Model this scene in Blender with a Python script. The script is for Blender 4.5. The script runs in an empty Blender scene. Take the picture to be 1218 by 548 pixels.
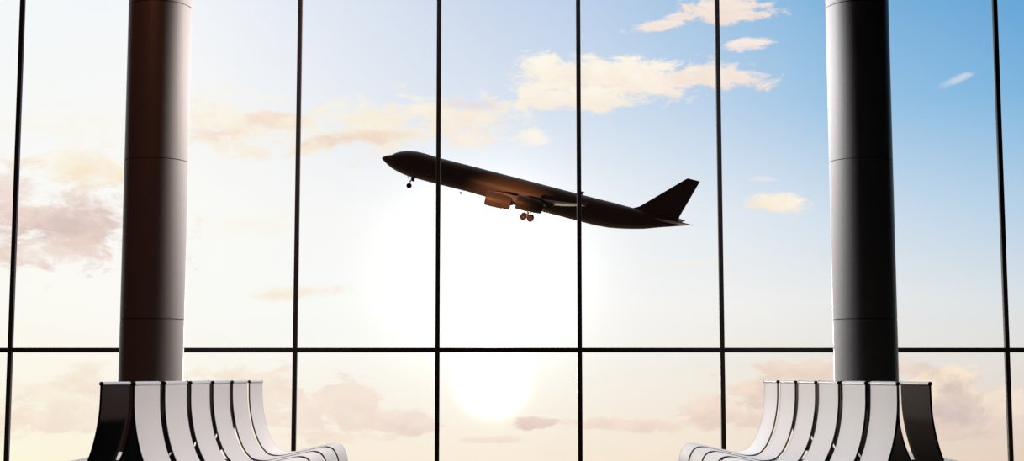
import bpy, bmesh, math, random
from mathutils import Vector, Matrix

random.seed(7)
SC = bpy.context.scene
COL = SC.collection

# ------------------------------------------------------------------ camera
W, H = 1218, 548
FPX = W * 50.0 / 36.0            # focal length in pixels
CX, CY = 605.0, 274.0            # principal point
HORIZON = 448.0
PITCH = math.atan((HORIZON - CY) / FPX)
EYE = 0.883
SP, CP = math.sin(PITCH), math.cos(PITCH)


def ray(px, py):
    """world direction through a photo pixel, scaled so that y = 1"""
    x = px - CX
    up = CY - py
    y = FPX * CP - up * SP
    z = FPX * SP + up * CP
    return Vector((x / y, 1.0, z / y))


def at(px, py, y):
    d = ray(px, py)
    return Vector((d.x * y, y, EYE + d.z * y))


cam_d = bpy.data.cameras.new('camera')
cam_d.lens = 50.0
cam_d.sensor_width = 36.0
cam_d.shift_x = (W / 2 - CX) / W
cam_d.clip_start = 0.05
cam_d.clip_end = 3000
cam = bpy.data.objects.new('camera', cam_d)
cam.location = (0, 0, EYE)
cam.rotation_euler = (math.pi / 2 + PITCH, 0, 0)
COL.objects.link(cam)
SC.camera = cam

vs = SC.view_settings
SC.display_settings.display_device = 'sRGB'
vs.view_transform = 'Standard'
vs.look = 'None'
vs.exposure = 0.0
vs.gamma = 1.0
vs.use_curve_mapping = False


def lin(c):
    out = []
    for v in c:
        v /= 255.0
        out.append(v / 12.92 if v <= 0.04045 else ((v + 0.055) / 1.055) ** 2.4)
    return tuple(out)


# ------------------------------------------------------------------ helpers
def link(name, bm, mat, parent=None, smooth=None, loc=None):
    me = bpy.data.meshes.new(name)
    bmesh.ops.recalc_face_normals(bm, faces=bm.faces)
    bm.to_mesh(me)
    bm.free()
    me.materials.append(mat)
    if smooth is not None:
        for p in me.polygons:
            p.use_smooth = True
        me.set_sharp_from_angle(angle=math.radians(smooth))
    o = bpy.data.objects.new(name, me)
    if loc is not None:
        o.location = loc
    if parent is not None:
        o.parent = parent
    COL.objects.link(o)
    return o


def empty(name, loc=(0, 0, 0)):
    o = bpy.data.objects.new(name, None)
    o.location = loc
    o.empty_display_size = 0.2
    COL.objects.link(o)
    return o


def tag(o, label, cat, group=None):
    o['label'] = label
    o['category'] = cat
    if group:
        o['group'] = group


def box(bm, lo, hi, bevel=0.0):
    r = bmesh.ops.create_cube(bm, size=1.0)
    vsx = r['verts']
    c = [(a + b) / 2 for a, b in zip(lo, hi)]
    s = [abs(b - a) for a, b in zip(lo, hi)]
    for v in vsx:
        v.co = Vector((c[0] + v.co.x * s[0], c[1] + v.co.y * s[1], c[2] + v.co.z * s[2]))
    if bevel > 0:
        es = {e for v in vsx for e in v.link_edges}
        bmesh.ops.bevel(bm, geom=list(es), offset=bevel, segments=2, affect='EDGES', profile=0.5)


def sweep(bm, pts, radii, n=12, cap=True):
    """tube of round section along a poly-line"""
    rings = []
    N = len(pts)
    pts = [Vector(p) for p in pts]
    if not isinstance(radii, (list, tuple)):
        radii = [radii] * N
    prev = None
    for i, p in enumerate(pts):
        t = (pts[min(i + 1, N - 1)] - pts[max(i - 1, 0)]).normalized()
        if prev is None:
            a = Vector((0, 1, 0)) if abs(t.y) < 0.9 else Vector((1, 0, 0))
            u = t.cross(a).normalized()
        else:
            u = (prev - t * prev.dot(t)).normalized()
        prev = u
        w = t.cross(u)
        rings.append([bm.verts.new(p + (u * math.cos(k * 2 * math.pi / n) + w * math.sin(k * 2 * math.pi / n)) * radii[i]) for k in range(n)])
    for a, b in zip(rings, rings[1:]):
        for k in range(n):
            bm.faces.new((a[k], a[(k + 1) % n], b[(k + 1) % n], b[k]))
    if cap:
        bm.faces.new(rings[0])
        bm.faces.new(rings[-1])


def lathe(bm, prof, n=48, origin=(0, 0, 0), axis='Z'):
    """prof: list of (r, h) revolved round the axis through origin; closed ends when r = 0"""
    o = Vector(origin)
    rings = []
    for r, h in prof:
        ring = []
        if r < 1e-6:
            p = (0, 0, h) if axis == 'Z' else ((h, 0, 0) if axis == 'X' else (0, h, 0))
            v = bm.verts.new(o + Vector(p))
            rings.append([v])
            continue
        for k in range(n):
            a = k * 2 * math.pi / n
            c, s = r * math.cos(a), r * math.sin(a)
            p = (c, s, h) if axis == 'Z' else ((h, c, s) if axis == 'X' else (c, h, s))
            ring.append(bm.verts.new(o + Vector(p)))
        rings.append(ring)
    for a, b in zip(rings, rings[1:]):
        for k in range(n):
            k2 = (k + 1) % n
            if len(a) == 1 and len(b) == 1:
                continue
            if len(a) == 1:
                bm.faces.new((a[0], b[k], b[k2]))
            elif len(b) == 1:
                bm.faces.new((a[k], a[k2], b[0]))
            else:
                bm.faces.new((a[k], a[k2], b[k2], b[k]))


def catmull(pts, per=6):
    out = []
    P = [Vector(p) for p in pts]
    P = [P[0] * 2 - P[1]] + P + [P[-1] * 2 - P[-2]]
    for i in range(1, len(P) - 2):
        p0, p1, p2, p3 = P[i - 1], P[i], P[i + 1], P[i + 2]
        for k in range(per):
            t = k / per
            out.append(0.5 * ((2 * p1) + (p2 - p0) * t + (2 * p0 - 5 * p1 + 4 * p2 - p3) * t * t + (3 * p1 - p0 - 3 * p2 + p3) * t ** 3))
    out.append(P[-2])
    return out


# ------------------------------------------------------------------ materials
def mat(name, base, rough=0.5, metal=0.0, spec=0.5, grain=None, bump=None, coat=0.0):
    m = bpy.data.materials.new(name)
    m.use_nodes = True
    nt = m.node_tree
    b = nt.nodes['Principled BSDF']
    b.inputs['Base Color'].default_value = (*base, 1)
    b.inputs['Roughness'].default_value = rough
    b.inputs['Metallic'].default_value = metal
    b.inputs['Specular IOR Level'].default_value = spec
    b.inputs['Coat Weight'].default_value = coat
    if grain or bump:
        tc = nt.nodes.new('ShaderNodeTexCoord')
        nz = nt.nodes.new('ShaderNodeTexNoise')
        nz.inputs['Scale'].default_value = (grain or bump)[0]
        nz.inputs['Detail'].default_value = 4
        nt.links.new(tc.outputs['Object'], nz.inputs['Vector'])
        if grain:
            rp = nt.nodes.new('ShaderNodeValToRGB')
            k = grain[1]
            rp.color_ramp.elements[0].position = 0.3
            rp.color_ramp.elements[1].position = 0.7
            rp.color_ramp.elements[0].color = (*[c * (1 - k) for c in base], 1)
            rp.color_ramp.elements[1].color = (*[min(1, c * (1 + k)) for c in base], 1)
            nt.links.new(nz.outputs['Fac'], rp.inputs['Fac'])
            nt.links.new(rp.outputs['Color'], b.inputs['Base Color'])
        if bump:
            bp = nt.nodes.new('ShaderNodeBump')
            bp.inputs['Strength'].default_value = bump[1]
            bp.inputs['Distance'].default_value = 0.002
            nt.links.new(nz.outputs['Fac'], bp.inputs['Height'])
            nt.links.new(bp.outputs['Normal'], b.inputs['Normal'])
    return m


M_white = mat('white_shell', (0.80, 0.77, 0.76), 0.55, spec=0.3, grain=(220, 0.05))
M_back = mat('dark_gloss_shell', (0.042, 0.031, 0.029), 0.65, spec=0.04, grain=(90, 0.15))
M_trim = mat('black_edge_trim', (0.010, 0.007, 0.007), 0.5)
M_rail = mat('satin_rail', (0.72, 0.70, 0.69), 0.3, metal=0.3)
M_cap = mat('black_plastic_cap', (0.008, 0.007, 0.007), 0.45)
M_steel = mat('brushed_steel', (0.45, 0.44, 0.43), 0.35, metal=0.9, grain=(60, 0.1))
M_column = mat('dark_column_cladding', (0.15, 0.143, 0.14), 0.42, spec=0.5, grain=(35, 0.04))
M_core = mat('column_core', (0.004, 0.004, 0.004), 0.8)
M_frame = mat('dark_anodised_frame', (0.012, 0.008, 0.008), 0.45, grain=(50, 0.1))
M_floor = mat('dark_polished_floor', (0.012, 0.011, 0.010), 0.4, spec=0.2, grain=(3, 0.2))
M_wall = mat('dark_plaster', (0.008, 0.008, 0.008), 0.9, spec=0.1, grain=(8, 0.15))
M_ceil = mat('dark_ceiling', (0.008, 0.008, 0.008), 0.9, spec=0.1, grain=(8, 0.15))
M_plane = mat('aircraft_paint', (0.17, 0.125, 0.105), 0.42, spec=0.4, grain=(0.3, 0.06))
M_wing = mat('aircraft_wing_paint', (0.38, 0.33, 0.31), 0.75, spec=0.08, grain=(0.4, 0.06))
M_wind = mat('aircraft_windshield', (0.01, 0.01, 0.012), 0.1)
M_tyre = mat('aircraft_tyre', (0.08, 0.055, 0.045), 0.7)
M_gear = mat('aircraft_gear_metal', (0.30, 0.26, 0.24), 0.4, metal=0.5)
M_dark = mat('engine_intake_dark', (0.02, 0.018, 0.018), 0.5)

# clear window glass: mostly see-through with a fresnel reflection
M_glass = bpy.data.materials.new('window_glass')
M_glass.use_nodes = True
nt = M_glass.node_tree
nt.nodes.clear()
o_ = nt.nodes.new('ShaderNodeOutputMaterial')
mx = nt.nodes.new('ShaderNodeMixShader')
fr = nt.nodes.new('ShaderNodeFresnel')
fr.inputs['IOR'].default_value = 1.10
tr = nt.nodes.new('ShaderNodeBsdfTransparent')
tr.inputs['Color'].default_value = (0.985, 0.99, 0.985, 1)
gl = nt.nodes.new('ShaderNodeBsdfGlossy')
gl.inputs['Roughness'].default_value = 0.02
nt.links.new(fr.outputs[0], mx.inputs[0])
nt.links.new(tr.outputs[0], mx.inputs[1])
nt.links.new(gl.outputs[0], mx.inputs[2])
nt.links.new(mx.outputs[0], o_.inputs['Surface'])

# ------------------------------------------------------------------ sky
world = bpy.data.worlds.new('sunset_sky')
SC.world = world
world.use_nodes = True
wt = world.node_tree
wt.nodes.clear()
N, L = wt.nodes, wt.links
UNIT = 0.0338                       # degrees per sky unit


def uv(px, py):
    d = ray(px, py).normalized()
    return math.degrees(math.atan2(d.x, d.y)) / UNIT, math.degrees(math.asin(d.z)) / UNIT


def math_node(tree, op, a, b=None, c=None, clamp=False):
    n = tree.nodes.new('ShaderNodeMath')
    n.operation = op
    n.use_clamp = clamp
    for i, v in enumerate((a, b, c)):
        if v is None:
            continue
        if isinstance(v, (int, float)):
            n.inputs[i].default_value = v
        else:
            tree.links.new(v, n.inputs[i])
    return n.outputs[0]


def smooth(tree, v, a, b):
    n = tree.nodes.new('ShaderNodeMapRange')
    n.interpolation_type = 'SMOOTHSTEP'
    tree.links.new(v, n.inputs['Value'])
    for k, x in (('From Min', a), ('From Max', b)):
        if isinstance(x, (int, float)):
            n.inputs[k].default_value = x
        else:
            tree.links.new(x, n.inputs[k])
    return n.outputs['Result']


def mixc(tree, f, a, b, mode='MIX'):
    n = tree.nodes.new('ShaderNodeMix')
    n.data_type = 'RGBA'
    n.blend_type = mode
    n.clamp_result = False
    for sock, v in ((n.inputs['Factor'], f), (n.inputs['A'], a), (n.inputs['B'], b)):
        if isinstance(v, (int, float)):
            sock.default_value = v
        elif isinstance(v, tuple):
            sock.default_value = (*v[:3], 1)
        else:
            tree.links.new(v, sock)
    return n.outputs['Result']


tc = N.new('ShaderNodeTexCoord')
sep = N.new('ShaderNodeSeparateXYZ')
L.new(tc.outputs['Generated'], sep.inputs[0])
dx_, dy_, dz_ = sep.outputs
AZ = math_node(wt, 'MULTIPLY', math_node(wt, 'ARCTAN2', dx_, dy_), 180 / math.pi / UNIT)
EL = math_node(wt, 'MULTIPLY', math_node(wt, 'ARCSINE', dz_), 180 / math.pi / UNIT)

# base gradient: rows of colour along the azimuth, blended by elevation
XS = [0, 200, 350, 500, 600, 700, 850, 1000, 1218]
ROWS = [
    (0,   [(246,250,253),(247,249,253),(231,237,248),(214,224,241),(202,216,239),(190,210,237),(160,196,230),(124,179,223),(97,163,216)]),
    (130, [(250,251,250),(251,251,250),(242,244,248),(228,234,245),(221,230,244),(211,225,242),(190,213,237),(157,198,231),(131,185,226)]),
    (260, [(253,252,248),(254,253,249),(251,251,249),(249,249,249),(249,249,250),(243,245,248),(230,237,244),(211,225,240),(186,212,234)]),
    (360, [(254,252,245),(254,253,248),(251,252,249),(251,252,249),(252,252,250),(249,248,246),(245,244,242),(236,237,237),(221,228,232)]),
    (420, [(254,249,238),(253,250,241),(252,250,243),(251,249,243),(252,250,243),(249,246,240),(243,239,231),(236,232,226),(230,226,221)]),
    (548, [(255,249,224),(253,243,220),(252,239,220),(252,239,220),(252,239,219),(249,235,215),(247,230,211),(240,221,202),(232,209,191)]),
]
U0, U1 = -700.0, 700.0
azn = math_node(wt, 'MULTIPLY_ADD', AZ, 1 / (U1 - U0), -U0 / (U1 - U0), clamp=True)
rows = []
for py, cols in ROWS:
    rp = N.new('ShaderNodeValToRGB')
    cr = rp.color_ramp
    cr.interpolation = 'B_SPLINE' if False else 'EASE'
    cr.interpolation = 'LINEAR'
    while len(cr.elements) < len(XS):
        cr.elements.new(0.5)
    for e, x, c in zip(cr.elements, XS, cols):
        e.position = (uv(x, py)[0] - U0) / (U1 - U0)
        e.color = (*lin(c), 1)
    L.new(azn, rp.inputs['Fac'])
    rows.append((uv(CX, py)[1], rp.outputs['Color']))
base = rows[-1][1]
for (v0, c0), (v1, c1) in zip(rows[::-1], rows[::-1][1:]):
    n = N.new('ShaderNodeMapRange')
    n.inputs['From Min'].default_value = v0
    n.inputs['From Max'].default_value = v1
    L.new(EL, n.inputs['Value'])
    base = mixc(wt, n.outputs[0], base, c1)

# shared cloud noise
comb = N.new('ShaderNodeCombineXYZ')
L.new(math_node(wt, 'MULTIPLY', AZ, 0.010), comb.inputs[0])
L.new(math_node(wt, 'MULTIPLY', EL, 0.021), comb.inputs[1])
noise = N.new('ShaderNodeTexNoise')
noise.inputs['Scale'].default_value = 2.3
noise.inputs['Detail'].default_value = 7
noise.inputs['Roughness'].default_value = 0.66
noise.inputs['Distortion'].default_value = 0.5
L.new(comb.outputs[0], noise.inputs['Vector'])
comb2 = N.new('ShaderNodeCombineXYZ')
L.new(math_node(wt, 'MULTIPLY', AZ, 0.012), comb2.inputs[0])
L.new(math_node(wt, 'MULTIPLY', EL, 0.015), comb2.inputs[1])
comb2.inputs[2].default_value = 4.7
noise2 = N.new('ShaderNodeTexNoise')
noise2.inputs['Scale'].default_value = 2.6
noise2.inputs['Detail'].default_value = 6
noise2.inputs['Roughness'].default_value = 0.55
L.new(comb2.outputs[0], noise2.inputs['Vector'])
NZ = math_node(wt, 'MULTIPLY', math_node(wt, 'SUBTRACT', noise.outputs['Fac'], 0.5), 1.55)
NZ2 = math_node(wt, 'SUBTRACT', noise2.outputs['Fac'], 0.5)

g = bpy.data.node_groups.new('cloud', 'ShaderNodeTree')
for nm, tp in (('Sky', 'NodeSocketColor'), ('AZ', 'NodeSocketFloat'), ('EL', 'NodeSocketFloat'), ('Noise', 'NodeSocketFloat'),
               ('Tone', 'NodeSocketFloat'), ('U', 'NodeSocketFloat'), ('V', 'NodeSocketFloat'), ('RU', 'NodeSocketFloat'),
               ('RV', 'NodeSocketFloat'), ('Tilt', 'NodeSocketFloat'), ('Amp', 'NodeSocketFloat'), ('Soft', 'NodeSocketFloat'),
               ('Opacity', 'NodeSocketFloat'), ('Lit', 'NodeSocketColor'), ('Shade', 'NodeSocketColor')):
    g.interface.new_socket(nm, in_out='INPUT', socket_type=tp)
g.interface.new_socket('Sky', in_out='OUTPUT', socket_type='NodeSocketColor')
gi = g.nodes.new('NodeGroupInput')
go = g.nodes.new('NodeGroupOutput')
I = gi.outputs
du = math_node(g, 'SUBTRACT', I['AZ'], I['U'])
dv = math_node(g, 'ADD', math_node(g, 'SUBTRACT', I['EL'], I['V']), math_node(g, 'MULTIPLY', du, I['Tilt']))
du = math_node(g, 'DIVIDE', du, I['RU'])
dv = math_node(g, 'DIVIDE', dv, I['RV'])
rr = math_node(g, 'SQRT', math_node(g, 'ADD', math_node(g, 'MULTIPLY', du, du), math_node(g, 'MULTIPLY', dv, dv)))
dens = math_node(g, 'MULTIPLY_ADD', I['Noise'], I['Amp'], math_node(g, 'SUBTRACT', 1.0, rr))
alpha = math_node(g, 'MULTIPLY', smooth(g, dens, 0.0, I['Soft']), I['Opacity'])
tone = math_node(g, 'MULTIPLY_ADD', dv, 0.45, math_node(g, 'MULTIPLY', I['Tone'], 2.4))
tone = smooth(g, tone, -0.55, 0.55)
ccol = mixc(g, tone, I['Shade'], I['Lit'])
g.links.new(mixc(g, alpha, I['Sky'], ccol), go.inputs['Sky'])

CLOUDS = [
    # px, py, half width, half height, tilt, amp, soft, opacity, lit, shade
    (60, 262, 150, 52, 0.0, 2.2, 0.9, 0.95, (244, 225, 214), (222, 200, 193)),
    (95, 272, 85, 24, 0.0, 2.0, 0.7, 0.8, (226, 204, 198), (212, 188, 184)),
    (60, 298, 120, 26, 0.0, 2.2, 0.8, 0.7, (240, 218, 206), (232, 208, 198)),
    (10, 235, 60, 50, 0.0, 2.0, 0.9, 0.7, (240, 220, 210), (232, 208, 200)),
    (100, 200, 95, 30, 0.0, 2.0, 0.9, 0.85, (253, 244, 224), (249, 231, 204)),
    (90, 150, 110, 26, 0.0, 2.0, 1.0, 0.5, (255, 252, 240), (252, 243, 226)),
    (280, 150, 110, 46, 0.0, 2.0, 0.9, 0.9, (254, 248, 232), (250, 236, 214)),
    (335, 142, 52, 15, 0.05, 1.8, 0.8, 0.85, (247, 228, 213), (240, 217, 203)),
    (255, 158, 46, 10, 0.0, 1.8, 0.8, 0.7, (247, 230, 212), (243, 221, 204)),
    (290, 265, 80, 18, 0.0, 2.0, 1.0, 0.45, (255, 249, 228), (252, 243, 222)),
    (440, 152, 125, 40, -0.05, 2.0, 0.8, 0.9, (254, 246, 226), (250, 236, 214)),
    (430, 162, 72, 13, -0.08, 1.7, 0.8, 0.9, (246, 226, 208), (238, 215, 200)),
    (545, 142, 105, 36, 0.05, 2.0, 0.8, 0.9, (254, 246, 229), (248, 234, 218)),
    (555, 124, 52, 10, 0.06, 1.6, 0.8, 0.65, (236, 226, 226), (226, 220, 226)),
    (635, 165, 34, 14, 0.0, 1.8, 0.8, 0.8, (255, 248, 238), (250, 240, 232)),
    (655, 88, 44, 30, 0.25, 1.3, 0.5, 1.0, (255, 250, 236), (254, 244, 228)),
    (740, 92, 125, 30, 0.06, 1.5, 0.5, 1.0, (255, 248, 234), (250, 234, 222)),
    (690, 118, 95, 20, 0.02, 1.6, 0.55, 0.95, (255, 248, 232), (252, 240, 224)),
    (850, 90, 70, 20, 0.06, 1.7, 0.5, 0.95, (253, 240, 228), (246, 228, 216)),
    (640, 112, 50, 18, 0.1, 1.6, 0.6, 0.9, (255, 247, 232), (252, 240, 226)),
    (782, 31, 48, 8, -0.12, 1.3, 0.5, 0.95, (253, 240, 230), (248, 231, 220)),
    (810, 20, 24, 6, 0.0, 1.3, 0.6, 0.8, (252, 238, 230), (246, 230, 222)),
    (862, 12, 66, 18, 0.08, 1.6, 0.5, 0.95, (253, 237, 224), (246, 226, 214)),
    (892, 52, 34, 9, 0.0, 1.7, 0.5, 0.95, (253, 240, 232), (248, 232, 224)),
    (1139, 95, 20, 6, -0.3, 1.6, 0.9, 0.7, (222, 226, 236), (214, 220, 234)),
    (926, 240, 42, 15, 0.12, 1.5, 0.6, 0.95, (255, 244, 226), (252, 236, 214)),
    (905, 213, 30, 5, 0.0, 1.6, 0.9, 0.6, (238, 238, 240), (234, 234, 238)),
    (815, 314, 60, 8, 0.0, 2.0, 0.9, 0.5, (248, 244, 238), (246, 240, 234)),
    (355, 347, 80, 11, -0.08, 1.6, 0.9, 0.8, (253, 242, 220), (248, 232, 208)),
    # low cloud bank
    (75, 480, 75, 40, 0.0, 1.8, 0.52, 0.8, (252, 240, 222), (243, 224, 209)),
    (95, 450, 36, 22, 0.0, 1.8, 0.52, 0.7, (253, 240, 222), (244, 226, 211)),
    (10, 500, 45, 22, 0.0, 1.8, 0.52, 0.7, (252, 236, 216), (246, 226, 208)),
    (290, 470, 85, 44, 0.0, 1.6, 0.45, 0.9, (250, 236, 220), (243, 224, 211)),
    (412, 482, 44, 40, 0.0, 1.5, 0.39, 0.95, (248, 232, 218), (242, 222, 210)),
    (365, 490, 40, 32, 0.0, 1.8, 0.45, 0.8, (249, 234, 219), (243, 224, 212)),
    (460, 500, 62, 18, 0.0, 1.8, 0.45, 0.85, (248, 231, 216), (240, 220, 207)),
    (400, 520, 100, 10, 0.0, 2.0, 0.59, 0.7, (249, 232, 216), (244, 225, 210)),
    (500, 505, 30, 14, 0.0, 1.7, 0.45, 0.8, (244, 226, 214), (236, 214, 203)),
    (635, 504, 30, 10, 0.0, 1.4, 0.33, 0.95, (236, 214, 203), (228, 205, 196)),
    (590, 523, 50, 5, 0.0, 1.6, 0.52, 0.7, (246, 226, 210), (240, 220, 206)),
    (765, 505, 105, 10, 0.0, 1.9, 0.52, 0.85, (246, 226, 210), (238, 215, 202)),
    (850, 490, 44, 22, 0.0, 1.8, 0.45, 0.85, (249, 230, 212), (238, 216, 203)),
    (940, 465, 72, 36, 0.0, 1.7, 0.39, 0.95, (248, 228, 209), (230, 209, 197)),
    (955, 440, 60, 13, 0.0, 1.7, 0.39, 0.9, (244, 224, 208), (232, 212, 201)),
    (900, 498, 90, 14, 0.0, 1.7, 0.52, 0.85, (242, 221, 205), (232, 210, 197)),
    (1090, 440, 34, 14, 0.0, 1.6, 0.39, 0.9, (240, 222, 208), (230, 211, 201)),
    (1122, 474, 54, 42, 0.0, 1.4, 0.33, 1.0, (252, 233, 211), (218, 199, 192)),
    (1145, 492, 48, 28, 0.0, 1.4, 0.39, 0.9, (228, 208, 198), (212, 194, 190)),
    (1100, 512, 110, 16, 0.0, 1.8, 0.52, 0.85, (236, 215, 199), (226, 205, 192)),
    (1205, 492, 38, 30, 0.0, 1.7, 0.39, 0.9, (248, 230, 211), (232, 212, 200)),
]
sky = base
for (px, py, ru, rv, tilt, amp, soft, op, lit, shd) in CLOUDS:
    n = N.new('ShaderNodeGroup')
    n.node_tree = g
    L.new(sky, n.inputs['Sky'])
    L.new(AZ, n.inputs['AZ'])
    L.new(EL, n.inputs['EL'])
    L.new(NZ, n.inputs['Noise'])
    L.new(NZ2, n.inputs['Tone'])
    u, v = uv(px, py)
    n.inputs['U'].default_value = u
    n.inputs['V'].default_value = v
    n.inputs['RU'].default_value = ru
    n.inputs['RV'].default_value = rv
    n.inputs['Tilt'].default_value = tilt
    n.inputs['Amp'].default_value = amp
    n.inputs['Soft'].default_value = soft
    n.inputs['Opacity'].default_value = op
    n.inputs['Lit'].default_value = (*lin(lit), 1)
    n.inputs['Shade'].default_value = (*lin(shd), 1)
    sky = n.outputs['Sky']

# the dim part of the sky: high overhead, far below and on the side away from the sun
sky = mixc(wt, smooth(wt, EL, 560.0, 1800.0), sky, (0.42, 0.38, 0.38))
sky = mixc(wt, smooth(wt, math_node(wt, 'MULTIPLY', EL, -1.0), 150.0, 900.0), sky, (0.20, 0.13, 0.09))
sky = mixc(wt, smooth(wt, math_node(wt, 'ABSOLUTE', AZ), 1200.0, 2700.0), sky, (0.030, 0.020, 0.018))


def glow(px, py, sigma, amp, col):
    u, v = uv(px, py)
    a = math_node(wt, 'SUBTRACT', AZ, u)
    b = math_node(wt, 'SUBTRACT', EL, v)
    r2 = math_node(wt, 'ADD', math_node(wt, 'MULTIPLY', a, a), math_node(wt, 'MULTIPLY', b, b))
    e = math_node(wt, 'EXPONENT', math_node(wt, 'MULTIPLY', r2, -0.5 / sigma ** 2))
    e = math_node(wt, 'MULTIPLY', e, amp)
    vm = N.new('ShaderNodeVectorMath')
    vm.operation = 'SCALE'
    vm.inputs[0].default_value = col
    L.new(e, vm.inputs['Scale'])
    return vm.outputs[0]


def add(a, b):
    vm = N.new('ShaderNodeVectorMath')
    vm.operation = 'ADD'
    L.new(a, vm.inputs[0])
    L.new(b, vm.inputs[1])
    return vm.outputs[0]


sky = add(sky, glow(580, 325, 64, 0.75, (1.0, 0.97, 0.92)))
sky = add(sky, glow(586, 453, 15, 16.0, (1.0, 0.93, 0.80)))
bg = N.new('ShaderNodeBackground')
bg.inputs['Strength'].default_value = 0.99
L.new(sky, bg.inputs['Color'])
wo = N.new('ShaderNodeOutputWorld')
L.new(bg.outputs[0], wo.inputs['Surface'])

# ------------------------------------------------------------------ hall shell
YW = 14.2            # window plane
BAY = 1.4167
HALF = BAY * 4.5     # where the glazing stops
CEIL = 7.2
BACK = -4.0


def structure(name, bm, m):
    o = link(name, bm, m)
    o['kind'] = 'structure'
    return o


bm = bmesh.new(); box(bm, (-HALF - .3, BACK - .3, -0.25), (HALF + .3, YW + 0.25, 0.0)); structure('floor', bm, M_floor)
bm = bmesh.new(); box(bm, (-HALF - .3, BACK - .3, CEIL), (HALF + .3, YW + 0.25, CEIL + .25)); structure('ceiling', bm, M_ceil)
bm = bmesh.new(); box(bm, (-HALF - .3, BACK, 0), (-HALF - .02, YW + 0.25, CEIL)); structure('wall_left', bm, M_wall)
bm = bmesh.new(); box(bm, (HALF + .02, BACK, 0), (HALF + .3, YW + 0.25, CEIL)); structure('wall_right', bm, M_wall)
bm = bmesh.new(); box(bm, (-HALF - .02, BACK - .3, 0), (HALF + .02, BACK, CEIL)); structure('wall_back', bm, M_wall)

MW, MD = 0.044, 0.05            # mullion width and depth
z_tr = at(CX, 416.3, YW).z
TH = 0.046
edges = [(-4.5 + i) * BAY for i in range(10)]
for i, x in enumerate(edges):
    bm = bmesh.new()
    box(bm, (x - MW / 2, YW - MD / 2, 0.0), (x + MW / 2, YW + MD / 2, CEIL), 0.004)
    structure('trim_%d' % (i + 1), bm, M_frame)
for i in range(9):
    x0, x1 = edges[i] + MW / 2, edges[i + 1] - MW / 2
    bm = bmesh.new()
    box(bm, (x0, YW - MD / 2, z_tr - TH / 2), (x1, YW + MD / 2, z_tr + TH / 2), 0.003)
    box(bm, (x0, YW - MD / 2, 0.0), (x1, YW + MD / 2, 0.05), 0.003)
    box(bm, (x0, YW - MD / 2, CEIL - 0.06), (x1, YW + MD / 2, CEIL), 0.003)
    w = structure('window_%d' % (i + 1), bm, M_frame)
    for (za, zb) in ((0.05, z_tr - TH / 2), (z_tr + TH / 2, CEIL - 0.06)):
        bm = bmesh.new()
        vv = [bm.verts.new((x0, YW, za)), bm.verts.new((x1, YW, za)), bm.verts.new((x1, YW, zb)), bm.verts.new((x0, YW, zb))]
        bm.faces.new(vv)
        link('pane', bm, M_glass, w)

# ------------------------------------------------------------------ columns
YC = 12.5
RC = 37.5 * (YC * CP) / FPX
joints = [at(178, py, YC - RC).z for py in (378.5, 187.0)]
step = joints[1] - joints[0]
zs = [0.0, joints[0] - step * 0 if joints[0] > 0.6 else joints[0]]
z = joints[1]
while z < CEIL:
    zs.append(z)
    z += step
zs.append(CEIL)


def column(xc, label):
    root = empty('column', (xc, YC, 0))
    tag(root, label, 'column', 'round hall columns')
    root['kind'] = 'thing'
    bm = bmesh.new()
    lathe(bm, [(0, 0.001), (RC - 0.012, 0.001), (RC - 0.012, CEIL - 0.001), (0, CEIL - 0.001)], 64)
    link('core', bm, M_core, root, 40)
    for a, b in zip(zs, zs[1:]):
        g_ = 0.003
        bm = bmesh.new()
        lathe(bm, [(RC - 0.010, a + g_), (RC, a + g_), (RC, b - g_), (RC - 0.010, b - g_)], 96)
        link('cladding_section', bm, M_column, root, 30)
    return root


XC = 425.4 * (YC * CP) / FPX
column(-XC, 'dark round column with thin joint lines rising behind the left bench')
column(XC, 'dark round column with thin joint lines rising behind the right bench')

# ------------------------------------------------------------------ benches
X0 = 1.55
TOPZ = 0.850
Y_FIRST = 5.93
PITCH_S, WID = 0.528, 0.431
PROFILE = catmull([(0, 0, 0), (.003, 0, -.11), (.016, 0, -.204), (.037, 0, -.287), (.068, 0, -.36), (.099, 0, -.402), (.132, 0, -.424),
                   (.193, 0, -.431), (.266, 0, -.4175), (.35, 0, -.40), (.423, 0, -.384), (.468, 0, -.379), (.504, 0, -.392),
                   (.530, 0, -.433), (.544, 0, -.494), (.540, 0, -.545), (.520, 0, -.580)], 5)


def prof_normals(P):
    out = []
    for i in range(len(P)):
        t = (P[min(i + 1, len(P) - 1)] - P[max(i - 1, 0)]).normalized()
        n = Vector((-t.z, 0, t.x))          # towards the sitter
        out.append(n)
    return out


PN = prof_normals(PROFILE)


def ribbon(bm, a, b, sgn, w):
    """strip between the offsets a and b from the sitting surface"""
    rows_ = []
    for p, n in zip(PROFILE, PN):
        r = []
        for off in (a, b):
            q = p + n * off
            for y in (0, w):
                r.append(bm.verts.new((q.x * sgn, y, q.z)))
        rows_.append(r)
    for r, s in zip(rows_, rows_[1:]):
        bm.faces.new((r[0], r[1], s[1], s[0]))
        bm.faces.new((r[2], s[2], s[3], r[3]))
        bm.faces.new((r[0], s[0], s[2], r[2]))
        bm.faces.new((r[1], r[3], s[3], s[1]))
    for r in (rows_[0], rows_[-1]):
        bm.faces.new((r[0], r[2], r[3], r[1]))


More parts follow.
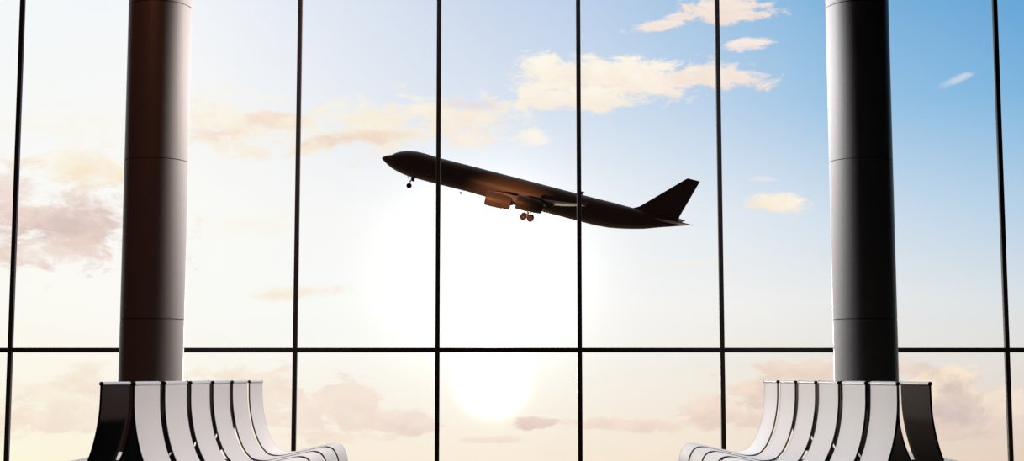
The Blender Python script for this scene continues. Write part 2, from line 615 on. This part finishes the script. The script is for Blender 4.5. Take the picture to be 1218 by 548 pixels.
def make_seat(sgn):
    """one slat: a ribbon that is backrest and seat in one; sgn +1 faces +x"""
    bm = bmesh.new()
    ribbon(bm, 0.0, -0.0035, sgn, WID)
    s = link('seat', bm, M_white, None, 40)
    bm = bmesh.new()
    ribbon(bm, -0.0037, -0.008, sgn, WID)
    bk = link('back_shell', bm, M_back, s, 40)
    bk['label'] = 'dark glossy back of the seat'
    for y in (0.0, WID):
        bm = bmesh.new()
        pts = [(q.x * sgn, y, q.z) for q in (p - n * 0.0012 for p, n in zip(PROFILE, PN))]
        sweep(bm, pts, 0.0017, 8)
        e = link('edge_trim', bm, M_trim, s, 60)
        e['label'] = 'thin black edge trim'
    bm = bmesh.new()
    sweep(bm, [(-0.004 * sgn, 0.0, 0.004), (-0.004 * sgn, WID, 0.004)], 0.0085, 14)
    r = link('top_rail', bm, M_rail, s, 60)
    for y in (-0.004, WID - 0.004):
        bm = bmesh.new()
        lathe(bm, [(0, 0), (0.0075, 0.0), (0.0092, 0.002), (0.0092, 0.006), (0.0075, 0.008), (0, 0.008)], 16, (-0.004 * sgn, y, 0.004), 'Y')
        c = link('rail_end_cap', bm, M_cap, s, 60)
        c['label'] = 'black rail end cap'
    return s


def copy_part(o, parent):
    c = o.copy()
    c.parent = parent
    COL.objects.link(c)
    for ch in list(o.children):
        d = ch.copy()
        d.parent = c
        COL.objects.link(d)
    return c


seat_r = make_seat(1)
seat_l = make_seat(-1)
first = {1: True, -1: True}


def put_seat(sgn, x, y, parent):
    src = seat_r if sgn > 0 else seat_l
    if first[sgn]:
        first[sgn] = False
        s = src
        s.parent = parent
    else:
        s = copy_part(src, parent)
    s.location = (x, y, TOPZ)
    return s


def bench(side, x_front, label, y0):
    """side -1: left of the aisle. x_front: distance of the aisle row's top edge from the centre line"""
    gap = 0.142
    xm = side * (x_front + gap / 2)
    root = empty('bench', (xm, y0 + PITCH_S * 3 - 0.04, 0))
    tag(root, label, 'bench', 'back to back waiting benches')
    ly = -(PITCH_S * 3 - 0.04)
    for k in range(6):
        put_seat(-side, -side * gap / 2, ly + PITCH_S * k, root)      # row that faces the aisle
        put_seat(side, side * gap / 2, ly + PITCH_S * k, root)        # row that faces away
    # undercarriage: beam, cross arms and feet, low under the seats
    ln = PITCH_S * 5 + WID
    bm = bmesh.new()
    box(bm, (-0.05, ly + 0.02, 0.27), (0.05, ly + ln - 0.02, 0.35), 0.008)
    link('beam', bm, M_steel, root)
    for k in range(6):
        y = ly + PITCH_S * k + WID / 2
        bm = bmesh.new()
        box(bm, (-0.30, y - 0.025, 0.355), (0.30, y + 0.025, 0.385), 0.005)
        for s in (-1, 1):
            box(bm, (s * 0.264 - 0.03, y - 0.025, 0.385), (s * 0.264 + 0.03, y + 0.025, 0.403), 0.003)
        link('seat_bracket', bm, M_steel, root)
    for y in (ly + 0.5, ly + ln - 0.5):
        bm = bmesh.new()
        sweep(bm, [(0, y, 0.27), (0, y, 0.04)], 0.04, 16)
        box(bm, (-0.32, y - 0.04, 0.0), (0.32, y + 0.04, 0.045), 0.012)
        link('leg', bm, M_steel, root, 40)
    return root


bench(-1, X0, 'white slatted waiting bench with dark backs in front of the left column', Y_FIRST)
bench(1, X0 * 1.038, 'white slatted waiting bench with dark backs in front of the right column', Y_FIRST)

# ------------------------------------------------------------------ aircraft
PDIST = 290.0
nose = at(454.0, 188.0, PDIST)
SLOPE = math.atan(0.254)
UPX = (nose - Vector((0, 0, EYE))).length / math.sqrt(FPX ** 2 + 151 ** 2 + 86 ** 2)   # metres per photo pixel out there
CA, SA = math.cos(SLOPE), math.sin(SLOPE)


def st(px, py):
    dx, dy = px - 454.0, py - 188.0
    return dx * CA + dy * SA, dx * SA - dy * CA


TOP = [st(*p) for p in [(454, 188), (456, 186.2), (460.3, 184.7), (466, 184.0), (468.3, 182.7), (472.4, 181.2), (477.9, 180.0), (485.5, 179.3), (493.2, 179.8),
                        (502, 181.5), (510.7, 184.0), (518.4, 186.5), (526, 188.7), (545, 193.5), (620, 213), (685.7, 230.4), (730, 241.6), (751.3, 247.4), (775, 254.2), (795, 260.6), (815.6, 266.2)]]
BOT = [st(*p) for p in [(454, 188), (456, 190.8), (461.4, 196.3), (466.9, 200.7), (475.7, 205.6), (485.5, 209.6), (492, 211.6), (506.3, 215.4), (518.4, 218.6),
                        (545, 225.3), (558, 228.6), (580, 235.0), (605, 242.5), (630, 249.0), (656, 255.0), (692, 264.4), (707.5, 268.4), (725, 271.4), (744.7, 272.6),
                        (764.4, 272.6), (782, 271), (815.4, 268.6)]]


def interp(tab, s):
    for (a, ta), (b, tb) in zip(tab, tab[1:]):
        if s <= b:
            f = (s - a) / max(1e-6, b - a)
            return ta + (tb - ta) * f
    return tab[-1][1]


ROLL = math.radians(9.5)
# local axes: x nose to tail, y away from the viewer, z up out of the back
root = empty('airplane')
tag(root, 'dark four engined airliner climbing through the sky beyond the window with its wheels down', 'airplane')
root.matrix_world = Matrix.Translation(nose) @ Matrix.Rotation(SLOPE, 4, 'Y') @ Matrix.Rotation(ROLL, 4, 'X') @ Matrix.Scale(UPX, 4)

S_END = min(TOP[-1][0], BOT[-1][0])
stations = [0.0, 0.4, 1.2, 2.5, 4, 6, 8, 10, 11, 12, 13, 14, 15, 16.5, 18.5, 21, 24, 28, 32, 37, 42, 48, 55, 62, 70, 80, 95, 110, 120, 130, 142, 155, 168, 180, 192, 205, 220, 235, 250,
            258, 266, 274, 282, 290, 298, 306, 314, 322, 330, 338, 346, 354, 362, S_END]
bm = bmesh.new()
rings = []
NR = 40
for s in stations:
    t, b = interp(TOP, s), interp(BOT, s)
    h = max(0.12, (t - b) / 2)
    c = (t + b) / 2
    wdt = min(h, 15.2)
    if s > 250:
        wdt = h * (1.0 - 0.25 * (s - 250) / (S_END - 250)) if h < 15.2 else 15.2
    ring = []
    for k in range(NR):
        a = 2 * math.pi * k / NR
        ring.append(bm.verts.new((s, wdt * math.cos(a), c + h * math.sin(a))))
    rings.append(ring)
for a, b in zip(rings, rings[1:]):
    for k in range(NR):
        bm.faces.new((a[k], a[(k + 1) % NR], b[(k + 1) % NR], b[k]))
bm.faces.new(rings[0])
bm.faces.new(rings[-1])
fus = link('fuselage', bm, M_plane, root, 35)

# windshield band hugging the nose
bm = bmesh.new()
rw = []
for s in (11.0, 12.5, 14.0, 16.0):
    t, b = interp(TOP, s), interp(BOT, s)
    h, c = (t - b) / 2, (t + b) / 2
    rw.append([bm.verts.new((s, (min(h, 15.2) + .12) * math.cos(a), c + (h + .12) * math.sin(a))) for a in [math.radians(28 + 124 * k / 24) for k in range(25)]])
for a, b in zip(rw, rw[1:]):
    for k in range(24):
        bm.faces.new((a[k], a[k + 1], b[k + 1], b[k]))
ws = link('windshield', bm, M_wind, fus, 60)


def airfoil(chord_pts=14, th=0.11):
    up, lo = [], []
    for i in range(chord_pts + 1):
        x = 0.5 * (1 - math.cos(math.pi * i / chord_pts))
        y = 5 * th * (0.2969 * math.sqrt(x) - 0.126 * x - 0.3516 * x * x + 0.2843 * x ** 3 - 0.1036 * x ** 4)
        up.append((x, y))
        lo.append((x, -y * 0.8))
    return up + lo[-2:0:-1]


def surface(bm, secs, th, vertical=False):
    """secs: (le_s, chord, lateral, height) stations"""
    af = airfoil(14, th)
    rs = []
    for (s, c, l, h) in secs:
        if vertical:
            rs.append([bm.verts.new((s + x * c, y * c, h)) for x, y in af])
        else:
            rs.append([bm.verts.new((s + x * c, l, h + y * c)) for x, y in af])
    n = len(af)
    for a, b in zip(rs, rs[1:]):
        for k in range(n):
            bm.faces.new((a[k], a[(k + 1) % n], b[(k + 1) % n], b[k]))
    bm.faces.new(rs[0])
    bm.faces.new(rs[-1])


def wing_at(l):
    l = abs(l)
    f = max(0.0, (l - 12) / 160.0)
    le = 138 + 97 * f
    te = 200 + 12 * min(1, f / 0.35) + 33 * max(0, (f - 0.35) / 0.65)
    h = -8 + 15.5 * f + 3 * f * f
    return le, te - le, h


for sd in (-1, 1):                      # -1 is the viewer's side
    bm = bmesh.new()
    secs = []
    for l in (0, 12, 30, 50, 68, 90, 115, 140, 160, 172):
        le, ch, h = wing_at(l)
        secs.append((le, ch, sd * l, h))
    surface(bm, secs, 0.10)
    wg = link('wing', bm, M_wing, root, 40)
    bm = bmesh.new()
    le, ch, h = wing_at(172)
    af = airfoil(10, 0.08)
    rs = []
    for (s_, c_, l_, h_) in ((le, ch, 172, h), (le + 4, ch * .7, 173.5, h + 1.5), (le + 8, ch * .4, 175, h + 4.5)):
        rs.append([bm.verts.new((s_ + x * c_, sd * (l_ + y * c_), h_)) for x, y in af])
    for a, b in zip(rs, rs[1:]):
        for k in range(len(af)):
            bm.faces.new((a[k], a[(k + 1) % len(af)], b[(k + 1) % len(af)], b[k]))
    bm.faces.new(rs[0]); bm.faces.new(rs[-1])
    link('winglet', bm, M_wing, wg, 40)
    # two engines a side
    for (s0, s1, l, h, r) in ((134, 163.5, 55, -12.4, 8.4), (171, 201, 111, -5.5, 8.2)):
        bm = bmesh.new()
        ln = s1 - s0
        lathe(bm, [(r * .80, s0 + 4), (r * .86, s0 + 1), (r * .93, s0), (r * 1.0, s0 + 1.5), (r * 1.03, s0 + ln * .3), (r * 1.0, s0 + ln * .6), (r * .9, s0 + ln * .88), (r * .80, s1), (r * .74, s1 - .2), (r * .70, s1 - 3)], 32, (0, sd * l, h), 'X')
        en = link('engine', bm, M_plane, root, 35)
        bm = bmesh.new()
        lathe(bm, [(0, s0 + 1.2), (r * .12, s0 + 2.0), (r * .25, s0 + 3.6), (r * .80, s0 + 4.0)], 24, (0, sd * l, h), 'X')
        link('fan', bm, M_dark, en, 30)
        bm = bmesh.new()
        lathe(bm, [(r * .70, s1 - 3), (r * .55, s1 - 2), (r * .42, s1 - 0.5), (r * .30, s1), (r * .12, s1 + 1.2), (0, s1 + 2)], 24, (0, sd * l, h), 'X')
        link('exhaust_cone', bm, M_dark, en, 30)
        le, ch, wh = wing_at(l)
        bm = bmesh.new()
        P = [(s0 + 6, h + r * .98), (s0 + 14, h + r * 1.22), (le + 3, wh + 1.4), (le + ch * .55, wh - 1.6), (s1 + 6, h + r * .25), (s1 - 4, h + r * .75)]
        a = [bm.verts.new((x, sd * l - 1.1, z_)) for x, z_ in P]
        b = [bm.verts.new((x, sd * l + 1.1, z_)) for x, z_ in P]
        bm.faces.new(a); bm.faces.new(b)
        for k in range(len(P)):
            bm.faces.new((a[k], a[(k + 1) % len(P)], b[(k + 1) % len(P)], b[k]))
        link('pylon', bm, M_plane, en)
    # tailplane
    bm = bmesh.new()
    surface(bm, [(327, 34, sd * 2, 9.5), (334, 27, sd * 10, 10.2), (363.5, 9.5, sd * 57, 14.6)], 0.09)
    link('tailplane', bm, M_wing, root, 40)

# fin
bm = bmesh.new()
surface(bm, [(300, 60, 0, 8), (303, 56.5, 0, 15.2), (310.5, 49, 0, 19.0), (356.0, 16.2, 0, 64.0), (357.5, 15, 0, 65.2)], 0.09, True)
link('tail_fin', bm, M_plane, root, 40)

# antennas
for (s, z0, hh) in ((100, -15.9, -3.0), (170, 15.0, 1.2)):
    bm = bmesh.new()
    P = [(s, z0), (s + 2.0, z0), (s + 2.2, z0 + hh), (s + 1.4, z0 + hh)]
    a = [bm.verts.new((x, -.3, z_)) for x, z_ in P]
    b = [bm.verts.new((x, .3, z_)) for x, z_ in P]
    bm.faces.new(a); bm.faces.new(b)
    for k in range(4):
        bm.faces.new((a[k], a[(k + 1) % 4], b[(k + 1) % 4], b[k]))
    link('antenna', bm, M_plane, root)


def wheel(parent, s, l, h, r, w):
    bm = bmesh.new()
    lathe(bm, [(0, -w * .3), (r * .5, -w * .32), (r * .55, -w * .5), (r * .88, -w * .5), (r, -w * .25), (r, w * .25), (r * .88, w * .5), (r * .55, w * .5), (r * .5, w * .32), (0, w * .3)], 28, (s, l, h), 'Y')
    return link('wheel', bm, M_tyre, parent, 30)


# nose gear
bm = bmesh.new()
sweep(bm, [(40.5, 0, -11), (39.6, 0, -23.6)], 0.55, 10)
sweep(bm, [(34.0, 0, -11.5), (39.8, 0, -19.5)], 0.32, 8)
sweep(bm, [(39.6, -2, -23.7), (39.6, 2, -23.7)], 0.4, 8)
ng = link('nose_gear', bm, M_gear, root, 40)
bm = bmesh.new(); box(bm, (41.0, -2.6, -17.6), (44.0, -2.0, -11.5)); box(bm, (41.0, 2.0, -17.6), (44.0, 2.6, -11.5))
link('gear_door', bm, M_plane, ng)
for l in (-1.5, 1.5):
    wheel(ng, 39.5, l, -23.7, 3.0, 1.7)
# main gear
for sd in (-1, 1):
    L0 = sd * 14
    bm = bmesh.new()
    sweep(bm, [(184.6, L0, -8), (184.8, L0, -24.5)], 1.0, 12)
    sweep(bm, [(184.6, sd * 12, -12), (184.8, L0, -20)], 0.5, 8)
    sweep(bm, [(180.4, L0, -25.7), (189.1, L0, -25.6)], 0.7, 8)
    for s in (180.6, 189.0):
        sweep(bm, [(s, L0 - 3.5, -25.7), (s, L0 + 3.5, -25.7)], 0.5, 8)
    mg = link('main_gear', bm, M_gear, root, 40)
    for s in (180.6, 189.0):
        for l in (-1.3, 1.3):
            wheel(mg, s, L0 + l, -25.7, 3.9, 1.3)

# ------------------------------------------------------------------ lights
def area(name, loc, target, sx, sy, power, col):
    d = bpy.data.lights.new(name, 'AREA')
    d.shape = 'RECTANGLE'
    d.size, d.size_y = sx, sy
    d.energy = power
    d.color = col
    o = bpy.data.objects.new(name, d)
    o.location = loc
    o.rotation_euler = (Vector(target) - Vector(loc)).to_track_quat('-Z', 'Y').to_euler()
    COL.objects.link(o)
    return o


# the low sun beyond the glass
sd_ = bpy.data.lights.new('sun', 'SUN')
sd_.energy = 1.2
sd_.angle = math.radians(1.5)
sd_.color = (1.0, 0.82, 0.62)
so = bpy.data.objects.new('sun', sd_)
dirv = ray(586, 446).normalized()
so.rotation_euler = (-dirv).to_track_quat('-Z', 'Y').to_euler()
so.location = (0, 30, 5)
COL.objects.link(so)
def spot(name, loc, target, power, col, size, blend=0.8, radius=0.3):
    d = bpy.data.lights.new(name, 'SPOT')
    d.energy = power
    d.color = col
    d.spot_size = math.radians(size)
    d.spot_blend = blend
    d.shadow_soft_size = radius
    o = bpy.data.objects.new(name, d)
    o.location = loc
    o.rotation_euler = (Vector(target) - Vector(loc)).to_track_quat('-Z', 'Y').to_euler()
    COL.objects.link(o)
    return o


# added fill spots, out of view: two wash the benches, two wash the inner sides of the columns
spot('bench_fill_left', (3.4, 7.6, 6.9), (-1.6, 7.4, 0.7), 1950, (1.0, 0.91, 0.87), 46, 0.6, 0.3)
spot('bench_fill_right', (-3.4, 7.6, 6.9), (1.65, 7.4, 0.7), 1600, (0.97, 0.97, 1.0), 46, 0.6, 0.3)
spot('column_fill_left', (-0.6, 14.0, 6.2), (-XC, YC, 1.5), 9500, (1.0, 0.88, 0.83), 64, 0.8, 1.1)
spot('column_fill_right', (0.6, 14.0, 6.2), (XC, YC, 1.5), 9500, (0.98, 0.97, 1.0), 64, 0.8, 1.1)
# added warm fill high on the left, tints the left column brown
spot('warm_fill_left', (-4.2, 7.2, 7.1), (-3.4, 12.8, 3.0), 240, (1.0, 0.30, 0.17), 70, 0.8, 0.2)
# invented warm fill, out of view, that catches the belly of the airliner
spot('airliner_warm_fill', (-75, 25, 5.0), at(604, 264, PDIST), 2.7e6, (1.0, 0.40, 0.16), 4.9, 1.0, 1.0)
